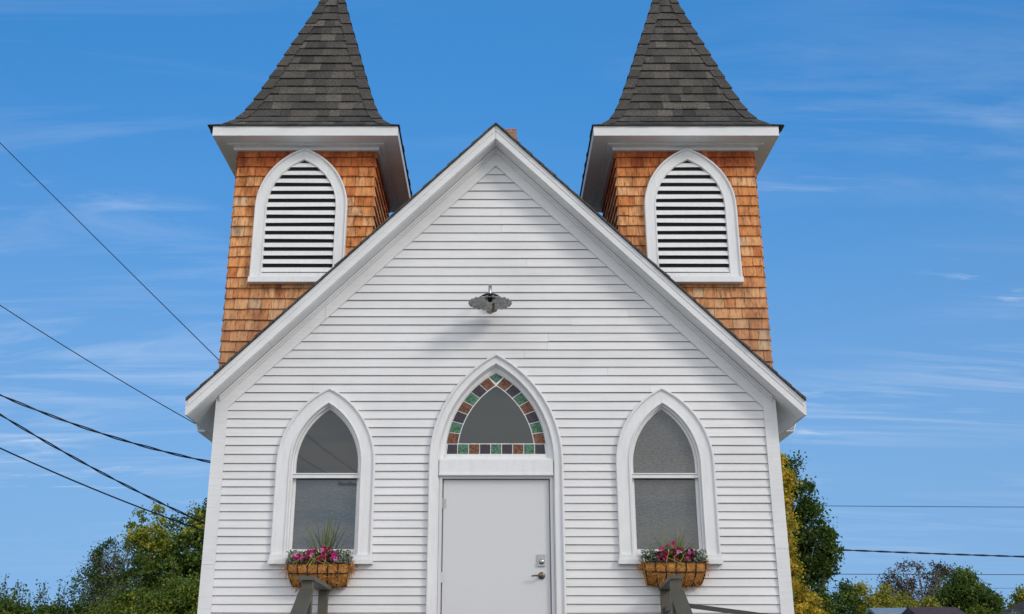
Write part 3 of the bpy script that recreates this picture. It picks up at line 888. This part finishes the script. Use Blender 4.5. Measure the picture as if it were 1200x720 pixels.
# --- tall shrubs in front of them
def shrub(x, y, w, h, seed, label, tn, shoots=14, mt='leaf', group='tall shrubs along the left boundary'):
    g = np.random.default_rng(seed)
    t = thing('shrub', label, 'shrub', (x, y, 0), group)
    C, T, K = clumps([(x, y, h * .45, w, w * .8, h * .47), (x - w * .4, y, h * .62, w * .6, w * .6, h * .30), (x + w * .45, y, h * .6, w * .55, w * .6, h * .32)], 560, 85, .19, g, lambda c, q: tn + .12 * q.normal() + .10 * (c[2] / h - .6), .5)
    b = MB()
    for i in range(shoots):
        bx_, by_ = x + g.uniform(-w, w) * .9, y + g.uniform(-.4, .4)
        hh = h * g.uniform(.93, 1.10) + .08
        top = (bx_ + g.normal() * .14, by_ + g.normal() * .1, hh)
        p0 = (x + (bx_ - x) * .35, by_, .05)
        md = (bx_, by_, hh * .55)
        b.tube([p0, md, top], [.018, .012, .004], 5, caps=False)
        nn = 80; f_ = g.uniform(0.45, 1, nn)[:, None]
        q = np.array(md) + (np.array(top) - np.array(md)) * (f_ * 2 - 1).clip(0, 1) + g.normal(size=(nn, 3)) * .04
        C = np.concatenate([C, q]); T = np.concatenate([T, tn - .08 + .12 * g.normal(size=nn)])
    b.build('stems', M['bark'], t, fix=False)
    leaves_mesh('foliage', M[mt], t, C, .064, T, up=.3, seed=seed)
shrub(-11.7, 14.0, 1.1, 3.16, 21, 'dark green shrub with upright leafy shoots at the far left edge', .38, 26)
shrub(-10.05, 14.2, .95, 3.02, 22, 'loose green shrub with thin tall shoots against the sky', .34, 26)
shrub(-8.75, 15.2, .95, 3.38, 23, 'bright yellow green shrub in front of the half bare tree', .50, 8)
shrub(-7.4, 15.6, 1.05, 3.75, 24, 'bright green shrub closest to the left church wall', .44, 8)
shrub(-13.6, 13.6, 1.1, 3.1, 25, 'dark green shrub beyond the far left edge', .30, 14)

# --- trees on the right
def t_pop(c, g): return .24 + .10 * g.normal() + (.30 if (c[0] < 9.9 and g.random() < .35) else 0)
tree('poplar_tree', 'tall dark green poplar with open crown right of the church wall', 'tree', (10.2, 24.5, 0),
     [(10.0, 24.5, 3.7, .95, .9, 2.0), (10.35, 24.5, 5.3, 1.0, .95, 1.2), (10.2, 24.5, 6.7, .70, .7, .9), (9.9, 24.5, 7.5, .5, .5, .75), (10.75, 24.5, 4.9, .62, .6, .9)],
     330, 70, .24, .11, M['leaf'], t_pop, 31, 8.0, .16, 'greybark', 26, shell=.6)
tree('yellow_tree', 'narrow golden yellow autumn tree close against the right church wall', 'tree', (9.2, 22.5, 0),
     [(9.12, 22.4, 7.0, .36, .4, .85), (8.95, 22.4, 5.3, .42, .5, 1.2), (8.9, 22.4, 3.8, .62, .6, 1.0), (9.3, 22.3, 2.5, .95, .8, 1.1)],
     260, 70, .22, .095, M['autumn'], lambda c, g: .45 + .18 * g.normal() - (.12 if c[2] < 3.2 else 0), 32, 7.6, .10, 'greybark', 20)
OL = [(12.3, 33, 1.0, 3.9, 'yellowish green rounded tree low beside the golden autumn tree', .45), (14.5, 35, 1.25, 4.75, 'green tree with a spiky top left of the brown tree', .32),
      (16.3, 35.5, 1.35, 4.75, 'olive yellow tree with spiky top just left of the sparse brown tree', .55), (18.4, 36, 1.5, 4.25, 'low olive tree in front of the sparse brown tree', .50)]
for i, (x, y, w, h, lab, tn) in enumerate(OL):
    tree('olive_tree', lab, 'tree', (x, y, 0), [(x, y, h * .45, w, w, h * .42), (x - w * .35, y, h * .72, w * .38, w * .4, h * .25), (x + w * .4, y, h * .70, w * .36, w * .4, h * .26)],
         210, 80, .30, .115, M['leaf'] if i == 1 else M['olive'], lambda c, g, tn=tn: tn + .13 * g.normal(), 40 + i, h, .11, group='autumn trees along the right boundary')
tree('sparse_tree', 'wide brownish tree with bare grey branches and thin leaves', 'tree', (22.3, 45, 0),
     [(22.4, 45, 5.2, 2.2, 1.8, 1.25), (20.9, 45, 5.0, .9, .9, .8), (23.7, 45, 5.2, .9, .9, 1.0)],
     190, 30, .30, .11, M['brownleaf'], lambda c, g: .42 + .2 * g.normal(), 51, 6.4, .22, 'greybark', 60, twigs=8, shell=.5)
tree('round_tree', 'bushy mid green tree between the brown tree and the far right edge', 'tree', (21.5, 38, 0),
     [(21.5, 38, 3.0, 1.5, 1.4, 1.9), (21.3, 38, 4.6, .75, .8, .85), (22.1, 38, 3.9, .8, .8, .7), (20.6, 38, 3.6, .7, .7, .8)],
     320, 85, .30, .12, M['leaf'], lambda c, g: .36 + .10 * g.normal(), 52, 5.2, .15)
tree('corner_tree', 'small yellow green tree at the far right edge', 'tree', (28.0, 46, 0),
     [(28.0, 46, 3.4, 1.0, 1.0, 1.5), (28.1, 46, 4.5, .5, .5, .5)], 110, 44, .33, .15, M['olive'], lambda c, g: .40 + .12 * g.normal(), 53, 4.9, .12)
shrub(18.9, 27.0, 1.2, 3.5, 54, 'pale silvery shrub in the bottom right corner', .35, 4, 'silver', None)

# ------------------------------------------------------------------ houses behind the right-hand trees
def house(x0, x1, y0, y1, eave, ridge, roofm, label, along='x', name='house'):
    t = thing(name, label, 'house', ((x0 + x1) / 2, y0, 0))
    b = MB(); b.box(x0, x1, y0, y1, 0, eave); b.build('wall', M['stucco'], t)
    r = MB(); ym = (y0 + y1) / 2
    if along == 'x':
        r.prism_x([(y0 - .4, eave - .1), (ym, ridge), (y1 + .4, eave - .1), (y1 + .4, eave - .2), (ym, ridge - .12), (y0 - .4, eave - .2)], x0 - .35, x1 + .35)
    else:
        xm = (x0 + x1) / 2
        vs = [(x0 - .4, y0 - .4, eave), (x1 + .4, y0 - .4, eave), (x1 + .4, y1 + .4, eave), (x0 - .4, y1 + .4, eave), (xm - .9, ym, ridge), (xm + .9, ym, ridge)]
        r.raw(vs, [(0, 1, 5, 4), (1, 2, 5), (2, 3, 4, 5), (3, 0, 4), (3, 2, 1, 0)])
    r.build('roof', roofm, t)
    w = MB(); w.box((x0 + x1) / 2 - .6, (x0 + x1) / 2 + .6, y0 - .03, y0 + .02, 1.1, 2.2); w.build('window', M['clear'], t)
house(15.4, 17.3, 31, 34, 2.9, 3.52, M['roofgrey'], 'low building with a pale grey metal roof behind the low trees')
house(15.75, 17.0, 28, 31, 2.75, 3.42, M['maroon'], 'low building with a dark maroon shingle roof in front of the grey roof', 'y')
house(21.3, 24.9, 32.4, 35.6, 3.0, 3.92, M['brownroof'], 'low building with a dark brown roof at the far right edge', 'y')

# ------------------------------------------------------------------ flower baskets hung on the wall
def basket(cx, zr, seed, wl, lab_b, lab_s, lab_p, lab_l, lab_r, hi):
    g = np.random.default_rng(seed)
    t = thing('flower_basket', lab_b, 'flower basket', (cx, -.02, zr - .25), 'coco lined wall baskets')
    HW, DP, HT = .315, .215, .225
    def sec(f, grow=0.0):
        """section of the trough at f in -1..1 along x: returns points (x, y, z) from front rim round to the wall"""
        k_ = (1 - abs(f) ** 4 * .25)
        out = []
        for i in range(9):
            a = math.pi / 2 * i / 8
            y = -.018 - (DP * k_ + grow) * math.cos(a) ** .8
            z = zr - (HT * (1 - .08 * abs(f) ** 3) + grow) * math.sin(a) ** .9
            sh = 1 - .13 * math.sin(a) ** 1.5
            out.append((cx + f * (HW + grow) * sh, y, z))
        return out
    b = MB(); nx = 24
    S = [sec(-1 + 2 * i / nx) for i in range(nx + 1)]
    J = [[(p[0] + g.normal() * .006, p[1] + g.normal() * .006, p[2] + g.normal() * .006) for p in s_] for s_ in S]
    vs = [p for s_ in J for p in s_]
    b.raw(vs, [(i * 9 + j, (i + 1) * 9 + j, (i + 1) * 9 + j + 1, i * 9 + j + 1) for i in range(nx) for j in range(8)], 0, .5, True)
    for e in (0, nx):
        b.face(J[e] + [(J[e][0][0], -.018, zr)], 0, .5)
    # loose fibres
    for _ in range(520):
        f = g.uniform(-1, 1); s_ = sec(f); j = int(g.integers(0, 8))
        p_ = Vector(s_[j]); e_ = p_ + Vector((g.normal() * .028, -abs(g.normal()) * .012, g.normal() * .028 - .006))
        b.bar(p_, e_, .0035, .0035)
    for sx in ((1, 1, 1, -1) if hi else (1, -1, 1, -1)):
        for _ in range(40):
            p_ = Vector((cx + sx * (HW + g.uniform(-.08, .02)), -.10 + g.normal() * .04, zr + g.uniform(-.06, .03)))
            b.bar(p_, p_ + Vector((sx * abs(g.normal()) * .035, g.normal() * .02, g.normal() * .04 - .02)), .0045, .0045)
    b.face([(cx - HW * .97, -.02, zr - .02), (cx + HW * .97, -.02, zr - .02), (cx + HW * .8, -DP * .8, zr - .02), (cx - HW * .8, -DP * .8, zr - .02)], 0, .1)
    b.build('coco_liner', M['coco'], t, fix=False)
    w = MB()
    for lvl in (0, 2, 7):
        w.tube([(s_[lvl][0], s_[lvl][1] - .008, s_[lvl][2] + (.004 if lvl == 0 else -.004)) for s_ in S], .0085 if lvl == 0 else .0065, 6)
    for k_ in range(7):
        f = -1 + 2 * k_ / 6
        s_ = sec(f * .97, .006)
        w.tube([(x, y, z) for x, y, z in s_], .0065, 6)
    for e in (-1, 1):
        w.tube([sec(e)[0], (cx + e * HW, -.016, zr)], .007, 6)
    w.build('wire_frame', M['iron'], t, fix=False)
    # spike plant in the middle
    sp = thing('spike_plant', lab_s, 'plant', (cx + .02, -.10, zr), 'spiky plants in the wall baskets')
    b = MB(); nb = 30
    for i in range(nb):
        a = g.uniform(-1.6, 1.6) * (1 if hi else .75); ln = (g.uniform(.34, .62) if hi else g.uniform(.26, .48)); wd = g.uniform(.006, .011)
        dy = g.uniform(-.5, .25); tn = min(1, max(0, g.normal() * .25 + .38))
        p_ = []
        for q in range(6):
            f = q / 5; bend = f * f * .35 * abs(a)
            p_.append(Vector((cx + .02 + math.sin(a) * ln * f * .62, -.10 + dy * ln * f * .5, zr + .0 + ln * f * math.cos(a * .62) - bend * ln * .7)))
        for q in range(5):
            w0, w1 = wd * (1 - q / 5) ** .6, wd * max(0, 1 - (q + 1) / 5) ** .6
            nv = Vector((math.cos(a), .5, 0)).normalized()
            b.face([p_[q] - nv * w0, p_[q] + nv * w0, p_[q + 1] + nv * w1, p_[q + 1] - nv * w1], 0, tn)
    b.build('blades', M['spike'], sp, fix=False)
    # petunias
    pt_ = thing('petunia', lab_p, 'flowers', (cx, -.12, zr), 'pink petunias in the wall baskets')
    n = 900
    C = np.stack([cx + g.normal(size=n).clip(-2, 2) * .145, -.13 + g.normal(size=n) * .05, zr + .015 + np.abs(g.normal(size=n)).clip(0, 2) * .058], 1)
    leaves_mesh('foliage', M['petleaf'], pt_, C, .042, .45 + .25 * g.normal(size=n), aspect=2, seed=seed)
    bm_ = MB()
    pet = []
    for k_ in range(5):
        a0 = 2 * math.pi * k_ / 5
        pet.append([(0, 0, -.012)] + [(.030 * rr_ * math.cos(a0 + da), .030 * rr_ * math.sin(a0 + da), zz2) for da, rr_, zz2 in ((-.6, .72, .004), (-.35, 1.0, .006), (0, 1.08, .004), (.35, 1.0, .006), (.6, .72, .004))])
    proto = None
    nb = 96 if hi else 72
    for k_ in range(nb):
        f = g.uniform(-1, 1) if hi else g.uniform(-.62, .62)
        if hi: f = f * .75 - .12
        px, py, pz = cx + f * .30, -.17 + g.normal() * .045, zr + .03 + min(2, abs(g.normal())) * .066 * (1.25 - abs(f))
        if proto is None:
            b = MB()
            for pl_ in pet: b.face(pl_, 0, .5)
            b.v = [(x + ORG[pt_.name][0], y + ORG[pt_.name][1], z + ORG[pt_.name][2]) for x, y, z in b.v]
            proto = b.build('blossom', M['magenta'], pt_, fix=False); o = proto
        else:
            o = proto.copy(); o.data = proto.data.copy(); COL.objects.link(o); o.parent = pt_
        tv = float(min(1, max(0, g.normal() * .32 + (.50 if hi else .18))))
        o.data.attributes['tint'].data.foreach_set('value', np.full(5, tv, dtype=np.float32))
        o.location = Vector((px, py, pz)) - ORG[pt_.name]
        o.rotation_euler = (R(62) + g.normal() * .45, g.normal() * .4, g.uniform(-.6, .6) + .2)
        s_ = g.uniform(.55, .92); o.scale = (s_, s_, s_)
    # dried trailing stems
    b = MB()
    for k_ in range(9 if hi else 4):
        x0 = cx + g.uniform(-.2, .12)
        b.tube([(x0, -.17, zr + .04), (x0 + .02, -.22, zr + .10), (x0 + .05 * g.normal(), -.25, zr + .05), (x0 + .06 * g.normal(), -.25, zr - .03)], .0035, 5, 0, .9)
    b.build('dry_stems', M['spike'], pt_, fix=False)
    # dusty miller at both ends
    for e, lab in ((-1, lab_l), (1, lab_r)):
        dm = thing('dusty_miller', lab, 'plant', (cx + e * .24, -.12, zr), 'silver plants in the wall baskets')
        n = 380
        C = np.stack([cx + e * .225 + g.normal(size=n).clip(-1.5, 1.5) * .066, -.13 + g.normal(size=n) * .05, zr + .015 + np.abs(g.normal(size=n)).clip(0, 1.9) * .06 - .01], 1)
        leaves_mesh('foliage', M['silver'], dm, C, .048, .56 + .28 * g.normal(size=n), aspect=3.2, seed=seed + e)
basket(-1.800, 2.545, 61, 1, 'coco lined black wire basket under the window left of the door',
       'tall spiky grass plant rising in front of the left window', 'magenta and pink petunias filling the basket left of the door',
       'silver leaved plant at the left end of the left basket', 'silver leaved plant at the right end of the left basket', True)
basket(1.822, 2.560, 62, 1, 'coco lined black wire basket under the window right of the door',
       'short spiky grass plant rising in front of the right window', 'crimson petunias in the middle of the basket right of the door',
       'silver leaved plant at the left end of the right basket', 'silver leaved plant at the right end of the right basket', False)

# ------------------------------------------------------------------ poles and overhead wires
def pole(loc, h, label):
    t = thing('utility_pole', label, 'pole', loc)
    b = MB(); b.tube([Vector(loc), Vector(loc) + Vector((.05, 0, h))], [.15, .11], 12); b.build('post', M['pole'], t)
    b = MB(); b.box(loc[0] - 1.1, loc[0] + 1.1, loc[1] - .17, loc[1] - .09, loc[2] + h - .55, loc[2] + h - .43); b.build('crossarm', M['pole'], t)
    for x in (-1, -.5, .5, 1):
        b = MB(); b.lathe([(0, 0), (.03, 0), (.045, .04), (.03, .08), (.04, .1), (0, .13)], (loc[0] + x, loc[1] - .13, loc[2] + h - .43), 10)
        b.build('insulator', M['bronze'], t)
pole((-10.5, -1.0, 0), 12.2, 'tall wooden utility pole beyond the left edge carrying the church wires')
pole((-6.7, -40, 0), 10.2, 'wooden utility pole with a crossarm mirrored in the left window')
def wire(p, q, sag, r, label, twist=0, name='overhead_wire', group=None, amp=.012):
    p, q = Vector(p), Vector(q); n = 40 if not twist else 160
    b = MB(); ln = (q - p).length
    d = (q - p).normalized(); sd = d.cross(Vector((0, 0, 1))).normalized(); up = sd.cross(d)
    for ph in ((0, math.pi) if twist else (0,)):
        pts = []
        for i in range(n + 1):
            f = i / n; c = p.lerp(q, f) + Vector((0, 0, -sag * 4 * f * (1 - f)))
            if twist:
                a = 2 * math.pi * f * ln / twist + ph
                c = c + sd * amp * math.cos(a) + up * amp * math.sin(a)
            pts.append(c)
        b.tube(pts, r, 5)
    tag(b.build(name, M['cable'], loc=tuple(p)), label, 'wire', group)
PX, PY = -10.5, -1.0
for ya, za, pz, sg, r_, tw, lab in ((1.0, 4.768, 11.829, .021, .0055, 0, 'steepest thin wire running down to the left tower foot'),
                                    (.8, 3.978, 8.902, .275, .0055, 0, 'thin wire running down to the left end of the eave'),
                                    (3.0, 4.023, 7.555, .795, .0085, .85, 'thick twisted cable reaching the left wall just below the eave'),
                                    (5.5, 3.05, 7.733, .57, .0085, .85, 'twisted cable crossing in front of the large left tree'),
                                    (7.0, 3.143, 6.535, .486, .011, 0, 'lowest smooth black cable on the left above the shrubs')):
    wire((PX, PY, pz), (-3.05, ya, za), sg, r_, lab, tw, group='service wires on the left', amp=.010)
for dx in (-1, .5):
    wire((-6.7 + dx, -40.13, 9.9), (PX + dx, PY, 11.75 + dx * .01), .8, .012, 'wire spanning between the two utility poles', group='wires between the utility poles')
wire((6, 32.0, 7.60), (60, 32.0, 7.62), .15, .013, 'uppermost thin wire across the sky right of the church', group='wires across the right sky')
wire((9, 32.2, 6.02), (60, 32.2, 5.60), .55, .022, 'thick sagging cable across the right sky below the thin wire', 1.6, group='wires across the right sky', amp=.02)
wire((9, 48.0, 6.02), (70, 48.0, 5.95), .05, .018, 'thin wire passing behind the brown tree low on the right', group='wires across the right sky')
wire((9, 60.0, 6.0), (90, 60.0, 6.0), .05, .012, 'faintest lowest wire above the far roofs on the right', group='wires across the right sky')

# ------------------------------------------------------------------ camera
cam = bpy.data.cameras.new('camera'); co = bpy.data.objects.new('camera', cam); COL.objects.link(co)
TH_ = math.atan(410 / 1215)
co.location = (0, -11, 1.65); co.rotation_euler = (math.pi / 2 + TH_, 0, 0)
cam.sensor_width = 36; cam.lens = 36 * 1215 / 1200; cam.shift_x = 19 / 1200
cam.clip_end = 3000; cam.clip_start = .05
scene.camera = co

# ------------------------------------------------------------------ light
AZ, EL = R(50), R(31)        # azimuth: from straight in front of the facade (-y) towards +x
sd = Vector((math.sin(AZ) * math.cos(EL), -math.cos(AZ) * math.cos(EL), math.sin(EL)))
sun = bpy.data.lights.new('sun', 'SUN'); sun.energy = 1.2; sun.angle = R(14); sun.color = (1, .93, .83)
so_ = bpy.data.objects.new('sun', sun); COL.objects.link(so_); so_.rotation_euler = sd.to_track_quat('Z', 'Y').to_euler(); so_.location = (20, -20, 20)
w = bpy.data.worlds.new('World'); scene.world = w; w.use_nodes = True
N = w.node_tree.nodes; L = w.node_tree.links; bg = N['Background']
sky = N.new('ShaderNodeTexSky'); sky.sky_type = 'NISHITA'; sky.sun_disc = False
sky.sun_elevation = EL; sky.sun_rotation = math.atan2(sd.x, sd.y)
sky.altitude = 800; sky.air_density = 1.0; sky.dust_density = .35; sky.ozone_density = 2.6
tc = N.new('ShaderNodeTexCoord')
sep = N.new('ShaderNodeSeparateXYZ'); L.new(tc.outputs['Generated'], sep.inputs[0])
def math_(op, a, b=None):
    n = N.new('ShaderNodeMath'); n.operation = op
    for i, v in enumerate((a, b)):
        if v is None: continue
        if hasattr(v, 'is_linked'): L.new(v, n.inputs[i])
        else: n.inputs[i].default_value = v
    return n.outputs[0]
zz = math_('ADD', math_('MAXIMUM', sep.outputs['Z'], 0.0), .10)
cv = N.new('ShaderNodeCombineXYZ'); L.new(math_('DIVIDE', sep.outputs['X'], zz), cv.inputs[0]); L.new(math_('DIVIDE', sep.outputs['Y'], zz), cv.inputs[1])
def sky_noise(scale, sc, rot, detail=6, rough=.6, loc=(0, 0, 0), dist=0):
    mp = N.new('ShaderNodeMapping'); mp.inputs['Scale'].default_value = sc; mp.inputs['Rotation'].default_value = (0, 0, R(rot)); mp.inputs['Location'].default_value = loc
    L.new(cv.outputs[0], mp.inputs['Vector'])
    n = N.new('ShaderNodeTexNoise'); n.inputs['Scale'].default_value = scale; n.inputs['Detail'].default_value = detail; n.inputs['Roughness'].default_value = rough; n.inputs['Distortion'].default_value = dist
    L.new(mp.outputs[0], n.inputs['Vector']); return n.outputs['Fac']
def rmp(f, a, b):
    m_ = N.new('ShaderNodeMapRange'); m_.inputs[1].default_value = a; m_.inputs[2].default_value = b; L.new(f, m_.inputs[0]); return m_.outputs[0]
def smooth(f, a, b):
    m_ = N.new('ShaderNodeMapRange'); m_.interpolation_type = 'SMOOTHSTEP'; m_.inputs[1].default_value = a; m_.inputs[2].default_value = b; L.new(f, m_.inputs[0]); return m_.outputs[0]
streak = rmp(sky_noise(1.0, (.8, 4.2, 1), 10, 9, .66, (3.1, .7, 0), .9), .46, .82)
patch = rmp(sky_noise(.55, (1, 1.2, 1), 20, 3, .5, (1.7, 4.2, 0)), .40, .64)
fine = rmp(sky_noise(2.2, (.9, 2.8, 1), -32, 8, .66, (4.1, 7.2, 0), .6), .56, .84)
patch2 = rmp(sky_noise(.7, (1, 1, 1), 0, 3, .5, (2.3, 8.2, 0)), .50, .66)
low = math_('MULTIPLY', smooth(sep.outputs['Z'], .60, .30), smooth(sep.outputs['Z'], .07, .20))             # the wisps thin out overhead
cl = math_('ADD', math_('MULTIPLY', math_('MULTIPLY', streak, patch), math_('ADD', math_('MULTIPLY', low, .24), .08)), math_('MULTIPLY', math_('MULTIPLY', fine, patch2), math_('MULTIPLY', low, .85)))
# thin bright cloud added on the unseen sun side as white fill for the facade
fill_veil = math_('MULTIPLY', smooth(sep.outputs['Y'], .05, -.55), rmp(sky_noise(.8, (1, 1.6, 1), 15, 5, .6, (.3, 2.2, 0)), .25, .55))
cl = math_('MINIMUM', math_('MAXIMUM', cl, math_('MULTIPLY', fill_veil, .85)), .9)
mx = N.new('ShaderNodeMix'); mx.data_type = 'RGBA'; L.new(cl, mx.inputs[0])
# thin dry air: the sky is looked up a little above the true direction, so the horizon glare stays low
up = N.new('ShaderNodeCombineXYZ'); L.new(math_('MULTIPLY', sep.outputs['X'], .3), up.inputs[0]); L.new(sep.outputs['Y'], up.inputs[1])
L.new(math_('ADD', math_('MULTIPLY', sep.outputs['Z'], .25), .45), up.inputs[2])
nv = N.new('ShaderNodeVectorMath'); nv.operation = 'NORMALIZE'; L.new(up.outputs[0], nv.inputs[0]); L.new(nv.outputs[0], sky.inputs['Vector'])
hs = N.new('ShaderNodeHueSaturation'); hs.inputs['Saturation'].default_value = 1.30; hs.inputs['Hue'].default_value = .496; hs.inputs['Value'].default_value = 1.63
L.new(sky.outputs[0], hs.inputs['Color'])
haze = N.new('ShaderNodeMix'); haze.data_type = 'RGBA'; L.new(hs.outputs[0], haze.inputs[6]); haze.inputs[7].default_value = (2.35, 3.5, 4.65, 1)
L.new(math_('MULTIPLY', smooth(sep.outputs['Z'], .54, .0), .54), haze.inputs[0])
L.new(haze.outputs[2], mx.inputs[6]); mx.inputs[7].default_value = (9.1, 8.75, 8.1, 1)
L.new(mx.outputs[2], bg.inputs['Color']); bg.inputs['Strength'].default_value = .15

scene.view_settings.view_transform = 'Standard'; scene.view_settings.look = 'None'
scene.view_settings.exposure = .08; scene.view_settings.gamma = 1
scene.render.engine = 'CYCLES'; scene.cycles.max_bounces = 8
